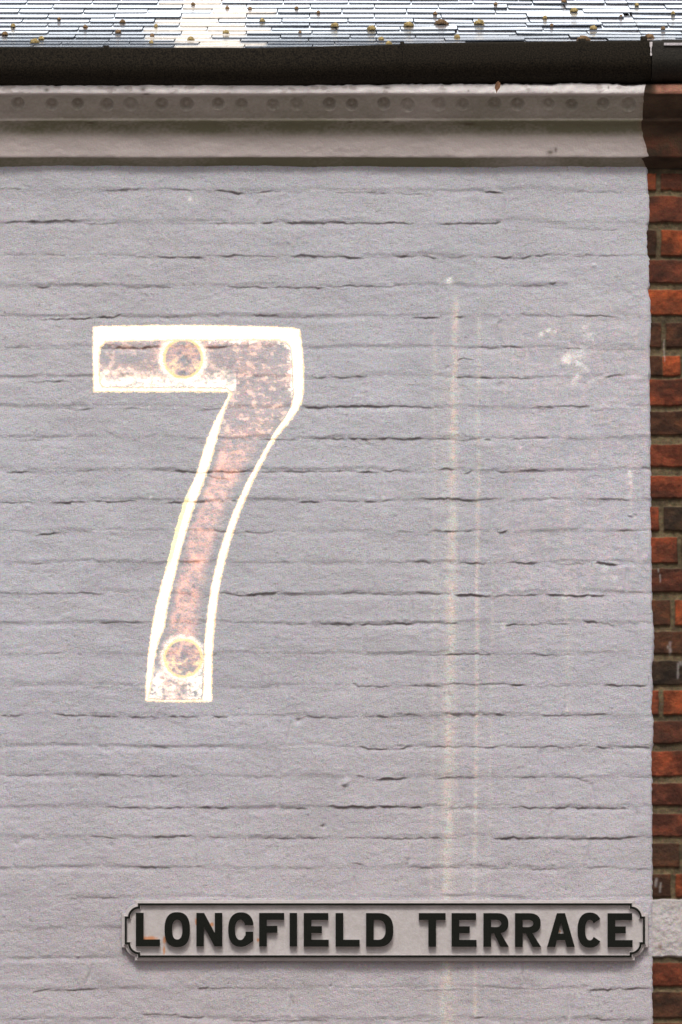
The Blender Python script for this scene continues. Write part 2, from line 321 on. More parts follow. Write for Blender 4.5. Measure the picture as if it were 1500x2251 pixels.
def white_wall():
    zt = Z(352); zb = Z(2275)
    zs = axis(0, zt, zb, zt, .0019, .02)
    zs[-1] = zt
    xr = X(1437, 2251)
    xs = axis(-6, xr, X(-25), xr, .0025, .03); xs[-1] = xr
    XX, ZZ = np.meshgrid(xs, zs)
    _, py = proj(0, ZZ)
    e = np.interp(py, EDGE[:, 0], EDGE[:, 1])*.65+.35*np.interp(py, [370, 1400, 2251], [1427, 1435, 1436])+.9*vnoise(py, py*0, 9, 1, 44)
    dep = (-cam_pos[1])*fwd[1]+(ZZ-cam_pos[2])*fwd[2]
    xe = (e-750)/FPX*dep
    xe = np.where(py > 2300, xr, xe)
    wgt = np.clip((XX-(xr-.06))/.06, 0, 1)
    XX = XX+(xe-xr)*wgt
    px, py = proj(XX, ZZ)
    h, dirt = wall_height(px, py)
    Y = -h
    # rounded paint edge against the bare brick
    d = xe-XX
    Y = Y+.009*np.exp(-np.maximum(d, 0)/.0022)
    base = np.array([.515, .532, .590])
    mo = fbm(px, py, 260, 3, 61)[..., None]; mo2 = fbm(px, py, 40, 3, 62, 1.8)[..., None]; mo3 = vnoise(px, py, 500, 500, 67)[..., None]
    col = base*(1+.035*mo+.045*mo2)*np.where(mo3 > 0, 1+mo3*np.array([-.015, 0, .02]), 1-mo3*np.array([.02, 0, -.015]))
    low = sstep(900, 2200, py)[..., None]; col = col*(1+low*np.array([-.03, -.085, -.10]))
    # pale flare streaks of light, painted into the wall colour
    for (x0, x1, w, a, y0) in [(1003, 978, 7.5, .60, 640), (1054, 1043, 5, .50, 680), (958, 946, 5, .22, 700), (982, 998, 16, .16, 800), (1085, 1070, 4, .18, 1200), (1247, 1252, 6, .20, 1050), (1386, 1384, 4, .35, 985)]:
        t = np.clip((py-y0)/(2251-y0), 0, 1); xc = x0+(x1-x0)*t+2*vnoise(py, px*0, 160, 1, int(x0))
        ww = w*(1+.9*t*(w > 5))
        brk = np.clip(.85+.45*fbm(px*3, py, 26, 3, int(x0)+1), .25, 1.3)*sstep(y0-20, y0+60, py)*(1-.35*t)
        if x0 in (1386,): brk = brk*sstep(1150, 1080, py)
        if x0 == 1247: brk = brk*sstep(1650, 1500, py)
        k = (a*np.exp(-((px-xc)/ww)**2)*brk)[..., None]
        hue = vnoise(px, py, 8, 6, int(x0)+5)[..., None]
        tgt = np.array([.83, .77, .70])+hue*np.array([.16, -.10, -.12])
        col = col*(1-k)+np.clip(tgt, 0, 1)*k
    pk = (sstep(1040, 1150, px)*sstep(600, 760, py)*sstep(1500, 1250, py)*np.clip(.3+.8*fbm(px, py, 12, 3, 91, .8), 0, 1)*.20)[..., None]
    col = col*(1-pk)+np.array([.95, .72, .74])*pk  # pinkish flare tint painted into the wall colour
    for (x, y, r, a) in [(1245,789,9,1.),(1190,734,5,.8),(1207,726,5,.7),(1221,729,4,.8),(1285,722,6,.4),(1288,745,8,.3),(1282,770,8,.45),(1272,800,6,.5),(1290,812,5,.5),(1270,828,5,.6),(1262,838,8,.4),(1262,780,14,.35),(1275,795,16,.25),(988,618,7,.7),(1385,1040,6,.7),(1385,1060,5,.5),(1384,1090,5,.4),(1107,1375,5,.6),(1295,1310,5,.4),(1300,740,9,.25),(1330,1250,7,.4),(1352,1270,6,.45),(1310,1240,5,.35),(1208,1100,6,.25),(1000,705,8,.3),(1240,1310,7,.35),(1218,800,8,.25),(1110,1300,7,.25),(1245,789,6.5,1.),(1251,797,4,.9),(1190,734,3,.6),(1205,726,3,.5),(1220,728,3,.55),(988,616,5,.6),(1000,623,4,.3),(1280,815,5,.3),(1268,828,5,.3),(1275,780,7,.25),(418,437,4,.8),(430,440,9,.15),(332,1093,3,.6),(328,893,3,.5),(1144,984,3,.5),(1107,1380,4,.35),(1385,1045,5,.35)]:
        k = (a*np.clip(np.exp(-((px-x)**2+(py-y)**2)/r**2)*(1.3+.8*vnoise(px, py, 3, 3, 71)), 0, 1))[..., None]
        col = col*(1-k)+np.array([1., 1., 1.])*k  # bright flare specks painted in as white spots
    dk = (np.clip(dirt, 0, 1)*.62)[..., None]
    col = col*(1-dk)+np.array([.12, .080, .058])*dk
    fl = sstep(.72, .9, vnoise(px, py, 3.2, 2.6, 83)); col = col*(1-.30*fl[..., None])
    lt = sstep(.70, .92, vnoise(px, py, 3.5, 2.4, 84)); col = col*(1+.20*lt[..., None])
    # specks of lost paint
    sp = sstep(.62, .8, vnoise(px, py, 4, 3, 81))*sstep(.1, .6, vnoise(px, py, 60, 40, 82))
    col = col*(1-.22*sp[..., None])
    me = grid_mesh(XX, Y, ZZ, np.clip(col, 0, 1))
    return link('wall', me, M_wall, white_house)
white_wall()

# ------------------------------------------------------------ bare brick wall of the neighbour
OR, RD, DR, DK, VD = (.245, .060, .022), (.165, .042, .019), (.100, .031, .017), (.065, .028, .015), (.030, .019, .012)
MORT = np.array([.115, .088, .050])
ROWS = [(352,372,[(0,VD)]),(380,418,[(1443,OR,'j'),(1500,RD)]),(430,489,[(0,DR)]),(505,563,[(1443,DK,'j'),(0,OR)]),(571,623,[(0,DR)]),(637,693,[(0,OR)]),(709,764,[(1454,DK,'j'),(0,DK)]),
 (781,826,[(1456,DK),(1496,OR,'j'),(0,RD)]),(833,892,[(0,RD)]),(903,956,[(0,DK)]),(976,1026,[(0,RD)]),(1045,1095,[(0,RD)]),(1113,1167,[(1449,RD,'j'),(0,VD)]),(1180,1237,[(1490,RD,'j'),(0,DR)]),
 (1249,1301,[(0,DR)]),(1318,1375,[(1474,DK,'j'),(0,OR)]),(1388,1438,[(0,DK)]),(1452,1506,[(0,VD)]),(1517,1571,[(1449,RD,'j'),(0,OR)]),(1584,1634,[(0,DR)]),(1650,1706,[(0,RD)]),(1720,1770,[(0,DR)]),
 (1787,1838,[(0,DR)]),(1852,1906,[(1494,DK,'j'),(0,DR)]),(1920,1972,[(1475,DK,'j'),(0,OR)]),(1976,2104,[(0,'W')]),(2116,2168,[(0,RD)]),(2180,2238,[(0,DK)]),(2248,2300,[(0,DR)])]
y = 2314
rsr = random.Random(3)
while y < 5200: ROWS.append((y, y+54, [(0, rsr.choice([OR, RD, DR, DK]))])); y += 67
def red_wall():
    zt = Z(352); zb = Z(2275)
    zs = axis(0, zt, zb, zt, .0021, .015); zs[-1] = zt
    xs = axis(X(1412, 400), 5, X(1412, 400), X(1560), .0021, .015)
    XX, ZZ = np.meshgrid(xs, zs); px, py = proj(XX, ZZ)
    wob = 1.6*vnoise(px, py, 40, 200, 101)+1.0*vnoise(px, py, 9, 9, 102)
    yy = py+wob
    brick = np.zeros_like(px); col = np.ones(px.shape+(3,))*MORT
    col *= (1+.25*fbm(px, py, 30, 3, 103)[..., None]+.2*vnoise(px, py, 5, 5, 104)[..., None])
    rs = np.random.RandomState(12); white = np.zeros_like(px)
    for ri, (y0, y1, bs) in enumerate(ROWS):
        rowm = (yy > y0-6) & (yy < y1+6)
        if not rowm.any(): continue
        x = px[rowm]+1.5*vnoise(px[rowm], py[rowm], 200, 16, 110)
        v = sstep(y0-1.5, y0+2.5, yy[rowm])*sstep(y1+1.5, y1-2.5, yy[rowm])
        # pieces: listed ones, then made-up bricks further right
        pieces = []; xa = 1380
        for b in bs:
            xe = b[0] if b[0] else 1545+rs.uniform(-30, 60)
            pieces.append((xa, xe, b[1])); xa = xe+(11 if len(b) > 2 or b[0] == 0 else 1)
        while xa < 6000:
            L = rs.choice([95, 200]); pieces.append((xa, xa+L, [OR, RD, DR, DK][rs.randint(4)])); xa += L+11
        bsum = np.zeros_like(x); c = col[rowm]
        for (a, b, cc) in pieces:
            k = sstep(a-1.5, a+1.5, x)*sstep(b+1.5, b-1.5, x)*v
            if k.max() <= 0: continue
            if cc == 'W': cc = (.47, .45, .455); white[rowm] = np.maximum(white[rowm], k)
            c = c*(1-k[..., None])+np.array(cc)*k[..., None]; bsum = np.maximum(bsum, k)
        brick[rowm] = np.maximum(brick[rowm], bsum); col[rowm] = c
    isw = white[..., None]
    n1 = fbm(px, py, 28, 4, 120, 1.6)[..., None]; n2 = fbm(px, py, 9, 3, 121)[..., None]
    burn = (sstep(.1, .6, n1)*brick[..., None])*(1-isw)
    col = col*(1-.45*burn)
    lite = (sstep(.15, .7, -n1)*brick[..., None])*(1-isw)
    col = col*(1+lite*np.array([.45, .30, .15]))*(1+.22*n2*(1-.7*isw))
    # grime line along lower edges of some bricks is real soot: irregular black patches
    soot = (sstep(.3, .7, fbm(px, py, 60, 3, 130, 2.5))*(1-isw[..., 0])*.4)[..., None]
    col = col*(1-soot)+np.array([.02, .017, .012])*soot
    # white paint dribbles
    for (x, y0, y1, w) in [(1473,1410,1440,3),(1468,1418,1426,2.4),(1490,1458,1492,2.6),(1497,1454,1463,5),(1461,745,795,1.6),(1448,1250,1258,2),(1452,1262,1280,1.6),(1443,1930,1950,3),(1452,1940,1962,2.4)]:
        k = (np.exp(-((px-x-1.5*vnoise(py, px, 9, 9, 9))/w)**2)*sstep(y0-3, y0+2, py)*sstep(y1+3, y1-4, py)*.35)[..., None]
        col = col*(1-k)+np.array([.5, .47, .45])*k
    brn = (np.exp(-((px-1452)**2/20+(py-2082)**2/60)))[..., None]; col = col*(1-brn*.6)+np.array([.2, .1, .05])*brn*.6
    h = brick*(.006+.0012*vnoise(px, py, 90, 67, 140))+.0010*fbm(px, py, 20, 4, 141)+.0006*fbm(px, py, 6, 2, 142)
    h += white*(.002+.0018*fbm(px, py, 22, 4, 143))
    me = grid_mesh(XX, .009-h, ZZ, np.clip(col, .004, 1))
    return link('wall', me, M_brick, red_house)
red_wall()

# ------------------------------------------------------------ cornice, painted on one house and bare on the other
PROF = [(-.040,180),(-.080,183),(-.1150,187),(-.1165,188.5),(-.1175,192),(-.1175,200),(-.1165,205),(-.1130,207.5),(-.1080,211),(-.1030,218),(-.0950,228),(-.0850,240),(-.0750,252),(-.0690,259),(-.0675,261),
        (-.0700,263),(-.0700,266),(-.0660,268.5),(-.0600,271.5),(-.0540,276),(-.0490,283),(-.0450,292),(-.0415,303),(-.0375,316),(-.0345,328),(-.0325,338),(-.0310,344),(-.0290,346.5),(-.0220,350.5),(-.0120,358),(-.0040,364.5),(.0030,369),(.012,374)]
CEDGE = np.array([(180,1420),(190,1419),(207,1416),(250,1412),(262,1413),(268,1409),(300,1414),(330,1422),(344,1427),(349,1411),(360,1416),(374,1423)], float)
CIRC = [40,114,171,235,287,355,410,480,531,600,652,724,774,844,896,965,1017,1087,1138,1206,1257,1326,1382]
def cornice(parent, left):
    pr = np.array(PROF); s = np.concatenate([[0], np.cumsum(np.hypot(np.diff(pr[:, 0])/MM, np.diff(pr[:, 1])))])
    zz = np.array([Z(p[1], p[0]) for p in PROF])
    ss = np.arange(0, s[-1], 1.7)
    Yp = np.interp(ss, s, pr[:, 0]); PYp = np.interp(ss, s, pr[:, 1]); Zp = np.interp(ss, s, zz)
    # smooth the mouldings a little, as many coats of paint do
    ker = np.array([1, 2, 3, 2, 1])/9.
    Yp[2:-2] = np.convolve(Yp, ker, 'valid'); Zp[2:-2] = np.convolve(Zp, ker, 'valid')
    ty = np.gradient(Yp); tz = np.gradient(Zp); ln = np.hypot(ty, tz); ny = tz/ln; nz = -ty/ln   # outward is -Y
    flip = np.where(ny > 0, -1, 1); ny, nz = ny*flip, nz*flip
    # keep orientation continuous: outward normal is the tangent turned the same way everywhere
    ny, nz = tz/ln, -ty/ln
    if ny[len(ny)//3] > 0: ny, nz = -ny, -nz
    xe0 = (np.interp(PYp, CEDGE[:, 0], CEDGE[:, 1])+1.4*vnoise(PYp, PYp*0, 7, 1, 150)-750)
    dep = (Yp-cam_pos[1])*fwd[1]+(Zp-cam_pos[2])*fwd[2]
    xe = xe0/FPX*dep
    xm = (1418-750)*MM
    if left:
        xs = axis(-6, xm, X(-25), xm, .0026, .04); xs[-1] = xm
        XX = xs[None, :]+(xe[:, None]-xm)*np.clip((xs[None, :]-(xm-.05))/.05, 0, 1)
    else:
        xs = axis(xm, 5, xm, X(1560), .0026, .04)
        XX = xs[None, :]+(xe[:, None]-xm)*np.clip((xm+.05-xs[None, :])/.05, 0, 1)
    n, m = XX.shape
    px = 750+XX/dep[:, None]*FPX; py = np.repeat(PYp[:, None], m, 1); S = np.repeat(ss[:, None], m, 1)
    h = .0016*fbm(px, S, 70, 3, 151, 3.)+.0006*fbm(px, S, 12, 3, 152, 1.4)
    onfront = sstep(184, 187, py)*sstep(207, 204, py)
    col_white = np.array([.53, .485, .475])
    if left:
        for cx in CIRC:
            k = sum(ord(c) for c in str(cx)); r = 12.5+(k % 3)
            dd = np.hypot((px-cx), (py-229-(k % 4)+1.5)*1.0)
            h += -.0105*sstep(r+2.5, r-4, dd)*(1-.5*sstep(r*.6, 0, dd))*(.75+.25*math.sin(cx))+.0012*np.exp(-((dd-r-1.5)/2.2)**2)
        col = np.ones(px.shape+(3,))*col_white*(1+.07*fbm(px, S, 60, 3, 153, 2)[..., None])
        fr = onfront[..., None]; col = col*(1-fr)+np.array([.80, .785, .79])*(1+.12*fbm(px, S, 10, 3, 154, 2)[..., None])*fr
        # greenish shade of soffit, cove and lip underside, painted into the colour
        shade_tint = np.clip(.58*sstep(206, 212, py)*sstep(318, 285, py)+.40*sstep(262, 267, py)*sstep(305, 280, py)+.8*sstep(345, 348, py), 0, 1)*(.92+.30*fbm(px, S, 120, 4, 155, 2.)+.12*vnoise(px, S, 5, 4, 163))
        shade_tint = np.clip(shade_tint, 0, .9)[..., None]
        col = col*(1-shade_tint)+np.array([.135, .138, .075])*shade_tint
        chip = sstep(.45, .8, fbm(px, S, 14, 3, 156, 1.6))*onfront
        col = col*(1-.35*chip[..., None])+np.array([.20, .13, .10])*.35*chip[..., None]
        ink = np.zeros_like(px)
        for (x, y, w, hh) in [(103,198,5,4),(315,197,6,4),(850,192,9,4),(1338,193,2,3),(1030,200,2,2),(380,190,2,2),(200,270,10,2),(1030,272,13,3),(850,268,8,2),(770,268,6,2),(322,206,9,2),(1210,335,7,5),(1222,330,3,6)]:
            ink = np.maximum(ink, np.exp(-((px-x)/w)**2-((py-y)/hh)**2))
        col = col*(1-.75*ink[..., None])+np.array([.07, .05, .03])*.75*ink[..., None]
        rim = np.exp(-((xe[:, None]-XX)/.008)**2)[..., None]*(.5+.5*vnoise(px, S, 5, 5, 160)[..., None])
        col = col*(1-.45*rim)+np.array([.25, .15, .10])*.45*rim
    else:
        col = np.ones(px.shape+(3,))*np.array([.060, .038, .024])*(1+.45*fbm(px, S, 30, 4, 157, 2.)[..., None])
        red = (sstep(285, 320, py)*sstep(349, 345, py)*.6*np.clip(.6+fbm(px, S, 30, 3, 158), 0, 1))[..., None]
        col = col*(1-red)+np.array([.14, .05, .028])*red
        fr = (sstep(183, 186, py)*sstep(207, 205, py)*sstep(1428, 1452, px))[..., None]
        col = col*(1-fr)+np.array([.34, .17, .12])*(1+.3*fbm(px, S, 12, 3, 159)[..., None])*fr
    # ragged mortar fillet on top of the front edge
    rag = (2.6*vnoise(px, px*0, 34, 1, 170)+1.6*vnoise(px, px*0, 9, 1, 171))*MM
    if not left: rag = rag*0+.001
    ZZ = Zp[:, None]+nz[:, None]*h+rag*sstep(196, 188, py)*sstep(180, 184, py)
    YY = Yp[:, None]+ny[:, None]*h
    me = grid_mesh(XX[::-1], YY[::-1], ZZ[::-1], np.clip(col[::-1], .004, 1))
    return link('cornice', me, M_corn if left else M_brick, parent)
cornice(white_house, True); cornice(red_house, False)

# ------------------------------------------------------------ gutters
GF = -.172
GP = [(-.160,.000),(-.168,.0015),(-.1715,-.001),(GF,-.005),(GF,-.030),(GF,-.048),(-.1700,-.058),(-.1660,-.068),(-.1600,-.078),(-.1520,-.087),(-.1420,-.094),(-.1300,-.099),(-.1150,-.101),(-.0900,-.100),
      (-.075,-.090),(-.066,-.070),(-.064,-.040),(-.064,-.004),(-.068,-.004),(-.070,-.040),(-.078,-.085),(-.115,-.096),(-.150,-.082),(-.166,-.050),(-.166,-.006)]
GP = [(round(y+.020, 4), z) for (y, z) in GP]; GF = -.152
def gutter_piece(pts, grow=0.0, dz=0.0, mat=M_gutter, name='gutter', parent=None, sx=1.0):
    """pts: (px, top py); sweep the gutter section along them"""
    vs, fs = [], []; n = len(GP)
    for (px, py) in pts:
        x = X(px, py, GF); z = Z(py, GF)+dz
        cy = sum(p[0] for p in GP[:12])/12
        for (y, dzz) in GP:
            vs.append((x, y+(-grow if y < -.10 else grow), z+(dzz*.90 if dzz < 0 else dzz+grow)-(grow if dzz < -.05 else 0)))
    for i in range(len(pts)-1):
        for j in range(n):
            a = i*n+j; b = i*n+(j+1) % n
            fs.append((a, b, b+n, a+n))
    fs.append(tuple(range(n))); fs.append(tuple((len(pts)-1)*n+j for j in reversed(range(n))))
    me = mesh(vs, fs)
    bm = bmesh.new(); bm.from_mesh(me); bmesh.ops.recalc_face_normals(bm, faces=bm.faces); bm.to_mesh(me); bm.free()
    o = link(name, me, mat, parent, smooth=True)
    me.set_sharp_from_angle(angle=R(50))
    return o
def wavy(a, b, f, n=40): return [(a+(b-a)*i/n, f(a+(b-a)*i/n)) for i in range(n+1)]
gx = [-6000, 0, 300, 560, 700, 885, 1000, 1200, 1400, 1440]; gy = [104, 103.5, 104.5, 105.5, 102.5, 97.5, 95.5, 92.5, 90.5, 90]
gtop = lambda x: float(np.interp(x, gx, gy))
g1 = gutter_piece([(-5300, 104)]+wavy(-30, 884, gtop)+[], parent=white_house)
g1b = gutter_piece(wavy(885.5, 1432, gtop), parent=white_house, grow=.0012)
gutter_piece([(1408, 85), (1409.5, 83), (1421, 83), (1423, 85)], grow=.003, name='joint_collar', parent=g1b)
gutter_piece([(880, 94), (889, 94)], grow=.0022, name='bracket_clip', parent=g1)
gutter_piece([(228, 102), (240, 102)], grow=.0018, name='bracket_clip', parent=g1)
gutter_piece([(1272, 88.5), (1288, 88.5)], grow=.0030, name='bracket_clip', parent=g1b)
g2 = gutter_piece([(1433.5, 91), (1456, 90.5), (1457, 89), (1520, 89.5), (5200, 90)], parent=red_house, mat=M_gutter2, grow=.0020, dz=.0)
def strip(px0, px1, py0, py1, Y0, Y1, name, mat, parent):
    a = [(px0, py0), (px1, py0), (px1, py1), (px0, py1)]
    me = solid([a], Y0, Y1); return link(name, me, mat, parent)
strip(1460, 1560, 94, 99.5, GF-.001, GF-.0065, 'lip_glint', M_glint, g2)  # reflection along the gutter lip, added as a pale strip
# white sealant run at the joint
sv = [(1428.5,92),(1434.5,92),(1434.3,101),(1432.5,104),(1432.2,115),(1433.8,118.5),(1433.4,121.5),(1431.2,122.5),(1430,121),(1429.6,118),(1430.6,115),(1430.2,104),(1428.8,101)]
M_seal = plain('white_sealant', (.62, .60, .62), .4, var=.2, scale=300)
link('sealant_run', solid([sv], GF-.001, GF-.0062), M_seal, g1b)

# ------------------------------------------------------------ slates
m, t, b = newmat('wet_slate'); M_slate = m
co = N(t, 'ShaderNodeTexCoord').outputs['Object']
a = N(t, 'ShaderNodeAttribute', attribute_name='Col')
n1 = noise_node(t, 26, 4, .6, co)
mr = N(t, 'ShaderNodeMapRange'); mr.inputs['To Min'].default_value = .10; mr.inputs['To Max'].default_value = .24
t.links.new(n1.outputs['Fac'], mr.inputs['Value']); t.links.new(mr.outputs[0], b.inputs['Roughness'])
n3 = noise_node(t, 300, 3, .6, co)
mx = N(t, 'ShaderNodeVectorMath', operation='SCALE'); mr2 = N(t, 'ShaderNodeMapRange'); mr2.inputs['To Min'].default_value = .65; mr2.inputs['To Max'].default_value = 1.35
t.links.new(n3.outputs['Fac'], mr2.inputs['Value']); t.links.new(mr2.outputs[0], mx.inputs['Scale']); t.links.new(a.outputs['Color'], mx.inputs[0])
t.links.new(mx.outputs[0], b.inputs['Base Color'])
bp = N(t, 'ShaderNodeBump', i_Strength=1.0, i_Distance=.00012); n2 = noise_node(t, 60, 3, .5, co)
t.links.new(n2.outputs['Fac'], bp.inputs['Height']); t.links.new(bp.outputs[0], b.inputs['Normal'])
b.inputs['Specular IOR Level'].default_value = .9; b.inputs['Coat Weight'].default_value = 1; b.inputs['Coat Roughness'].default_value = .12; b.inputs['Coat IOR'].default_value = 1.6
M_glare = plain('glare_edge', (.84, .79, .70), .8, var=.12, scale=60)  # pale slate edges inside the painted glare patch
M_butt = plain('slate_edge', (.075, .095, .125), .8, var=.5, scale=200)
ROOF_Y0, ROOF_PY0 = -.130, 108.0
roofprof = []                                    # (Y, Z, tilt) of the front lower edge of every course
yy, zz = ROOF_Y0, Z(ROOF_PY0, ROOF_Y0)
T = .0033; rows = 62; k = 0
for k in range(rows):
    v_el = math.atan2(zz-cam_pos[2], yy-cam_pos[1])
    dl = R(1.9+3.3*min(1, k/9)) if k < 26 else R(5.2)
    if k % 5 == 2: dl *= .8
    tl = v_el+dl
    if k > 20: tl = roofprof[-1][2]
    roofprof.append((yy, zz, tl))
    gge = .105
    yy += gge*math.cos(tl)+T*math.sin(tl)*0; zz += gge*math.sin(tl)+T
def build_roof(x0, x1, parent, seed, rough_from):
    rs = random.Random(seed); vs, fs, fm, cols, butts = [], [], [], [], []
    WD = .172
    for k, (y, z, tl) in enumerate(roofprof):
        x = x0-(k % 2)*WD*.5-rs.uniform(0, .03)
        while x < x1:
            pxc, _ = 750+x/ (14.8*MM/15*15/15) if False else (750+x/MM, 0)
            wild = pxc > rough_from
            w = WD*(rs.uniform(.96, 1.03) if not wild else rs.uniform(.85, 1.5))
            xa, xb = max(x+.0015, x0), min(x+w-.0015, x1)
            x += w
            if xb-xa < .02: continue
            dz = rs.uniform(-.0004, .0006)+(rs.uniform(-.0010, .0016) if wild else 0)
            dzr = dz+rs.uniform(-.0005, .0005)+(rs.uniform(-.0018, .0018) if wild else 0)
            dy = rs.uniform(-.006, .006); L = .20; r1, r2 = rs.uniform(.006, .016), rs.uniform(.006, .016)
            ct, st = math.cos(tl), math.sin(tl)
            out = []                                           # outline in slate plane (u across, w up slope)
            for q in range(5):
                an = math.pi/2*q/4; out.append((xa+r1*(1-math.sin(an)), r1*.9*(1-math.cos(an))))
            out = out[::-1]
            low = [(xa, r1*.9), (xa+r1*.12, r1*.4), (xa+r1*.45, r1*.1), (xa+r1, 0)]
            nn = 4
            for q in range(1, nn): low.append((xa+r1+(xb-xa-r1-r2)*q/nn, rs.uniform(-.0008, .0008)))
            low += [(xb-r2, 0), (xb-r2*.45, r2*.1), (xb-r2*.12, r2*.4), (xb, r2*.9)]
            pts = low+[(xb, L), (xa, L)]
            base = len(vs); m_ = len(pts)
            for lay in (0, 1):
                for (u, wv) in pts:
                    f = (u-xa)/(xb-xa); lift = dz*(1-f)+dzr*f
                    drop = 0                      # tail of the slate dips under the course above
                    Y_ = y+dy*.3+wv*ct-(T if lay else 0)*(-st)*0
                    Z_ = z+lift+wv*st+drop-(T*.98 if lay else 0)
                    vs.append((u, Y_, Z_))
            fs.append(tuple(range(base, base+m_))); fm.append(0)
            for q in range(m_-1):
                a_, b_ = base+q, base+q+1
                if q >= len(low)-1 and q != m_-1: pass
                fs.append((a_, a_+m_, b_+m_, b_)); fm.append(-1)
            glare = False; c = rs.uniform(.75, 1.3); tint = rs.choice([(.26, .28, .32), (.28, .30, .33), (.31, .29, .31), (.24, .27, .32)])
            cc = [v*c for v in tint]
            pc = 750+(xa+xb)/2/MM
            if k < 26 and abs(pc-438+rs.uniform(-50, 50)) < 74 and pc > 330: cc = [.90, .87, .83]; glare = True           # roof glare painted into the slate colour
            cols += [(*cc, 1)]*(2*m_); butts += [2 if glare else 1]*(m_-1)
    it = iter(butts); fm = [next(it) if q_ < 0 else q_ for q_ in fm]
    me = mesh(vs, fs, fm)
    ca = me.color_attributes.new('Col', 'FLOAT_COLOR', 'POINT'); ca.data.foreach_set('color', np.array(cols, np.float32).ravel())
    return link('roof', me, [M_slate, M_butt, M_glare], parent)
xs_ = X(1432, 90, -.130)
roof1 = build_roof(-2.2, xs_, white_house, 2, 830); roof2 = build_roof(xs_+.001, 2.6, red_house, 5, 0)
for (ro, a_, b_) in ((roof1, -2.2, xs_), (roof2, xs_+.001, 2.6)):
    vs, fs = [], []
    for (y, z, tl) in roofprof: vs += [(a_, y+.03, z-.010), (b_, y+.03, z-.010)]
    for i in range(len(roofprof)-1): fs.append((2*i, 2*i+1, 2*i+3, 2*i+2))
    link('underlay', mesh(vs, fs), M_dark, ro)
def roof_pt(px, py):
    """where the line of sight of px, py meets the roof"""
    v = (H/2-py)/FPX; d = fwd+upv*v; s = d[2]/d[1]
    for i in range(len(roofprof)-1):
        y0, z0, tl = roofprof[i]; y1, z1, _ = roofprof[i+1]
        f0 = z0-(cam_pos[2]+s*(y0-cam_pos[1])); f1 = z1-(cam_pos[2]+s*(y1-cam_pos[1]))
        if f0 <= 0 <= f1 or (i == 0 and f0 > 0):
            q = 0 if f1 == f0 else max(0, min(1, -f0/(f1-f0)))
            Y_ = y0+(y1-y0)*q; Z_ = z0+(z1-z0)*q
            tt = (Y_-cam_pos[1])/d[1]
            return ((px-750)/FPX*tt, Y_, Z_)
    return None
M_moss = plain('golden_moss', (.24, .17, .06), .95, scale=260, col2=(.55, .44, .20), bump=.002, bscale=400)
M_moss2 = plain('brown_moss', (.11, .07, .035), .95, scale=260, col2=(.36, .23, .12), bump=.002, bscale=400)
MOSS = [(29,58,11,0),(11,76,13,1),(91,86,12,0),(77,94,20,0),(188,60,10,1),(270,49,12,1),(260,72,14,1),(343,58,8,0),(335,79,10,1),(333,95,10,0),(577,47,13,0),(420,87,14,0),(497,73,15,0),(736,58,18,0),(660,73,8,1),
        (817,65,20,0),(899,57,23,0),(971,52,28,1),(1054,52,22,0),(1005,83,14,0),(838,87,12,0),(1262,25,18,0),(1305,64,17,0),(1283,88,28,1),(1428,83,20,1),(1240,4,14,1),(1365,37,7,1),(1198,40,10,0),(957,31,10,1),
        (855,97,14,0),(550,20,9,1),(652,19,9,1),(1213,57,8,1),(1458,64,10,1),(130,43,8,1),(500,18,9,1),(425,10,9,1),(1090,10,9,1),(1400,12,10,0),(700,28,8,1),(1480,30,9,0)]
for i, (px, py, w, kd) in enumerate(MOSS):
    p = roof_pt(px, py)
    if p is None: continue
    rs = random.Random(i); bm = bmesh.new(); bmesh.ops.create_icosphere(bm, subdivisions=3, radius=1)
    for v in bm.verts:
        q = 1+.22*math.sin(v.co.x*7+i)*math.cos(v.co.y*6+i*2)+.16*math.sin(v.co.z*11+v.co.x*9+i)+rs.uniform(-.06, .06)
        v.co = Vector((v.co.x*w*.5*MM*q, v.co.y*w*.55*MM*q, max(v.co.z, -.3)*min(9.5, 3.5+w*.26)*MM*q))+Vector(p)
    me = bpy.data.meshes.new('m'); bm.to_mesh(me); bm.free()
    link('moss_clump', me, M_moss2 if kd else M_moss, roof2 if px > 1432 else roof1, smooth=True)

# ------------------------------------------------------------ dry leaf caught on the cornice edge
lf = [(1092,206),(1090,199),(1088,194),(1089,187),(1092,181),(1096,178),(1100,181),(1101,187),(1099,193),(1095,198),(1093,202)]
lo = link('dry_leaf', solid([lf], -.1600, -.1612), M_leaf)
for v in lo.data.vertices: v.co.y += .012*math.sin((v.co.x-X(1095))*200)*.3
tag(lo, 'small dry brown leaf hanging at the lower edge of the black gutter', 'leaf')

# ------------------------------------------------------------ street name plate
FX0, FY0, FX1, FY1, CA, CS = 277.0, 1988.0, 1416.0, 2102.5, 29.0, 7.0
def frame(d):
    """outline of the plate inset by d: straight sides and stepped round corners"""
    r = CA-CS-d; q = [(CA+d, d), (CA+d, CA-math.sqrt(max(r*r-d*d, 0)))]
    a0 = math.asin(max(-.9, min(.9, d/r)))
    for i in range(1, 8):
        an = math.pi/2-( -a0+(math.pi/2+2*a0)*i/8) if False else math.pi/2+(a0*-1)+ (math.pi/2+2*a0-0)*0+ (math.pi/2)*i/8*1.0
        an = (math.pi/2-a0)+(math.pi/2+2*a0)*i/8
        q.append((CA+r*math.cos(an), CA-r*math.sin(an)))
    q += [(CA-math.sqrt(max(r*r-d*d, 0)), CA+d), (d, CA+d)]
    tl = [(FX0+x, FY0+y) for x, y in q]
    bl = [(FX0+x, FY1-y) for x, y in reversed(q)]
    br = [(FX1-x, FY1-y) for x, y in q]
    tr = [(FX1-x, FY0+y) for x, y in reversed(q)]
    return tl+bl+br+tr
m, t, b = newmat('sign_white'); M_sign = m
co = N(t, 'ShaderNodeTexCoord').outputs['Object']
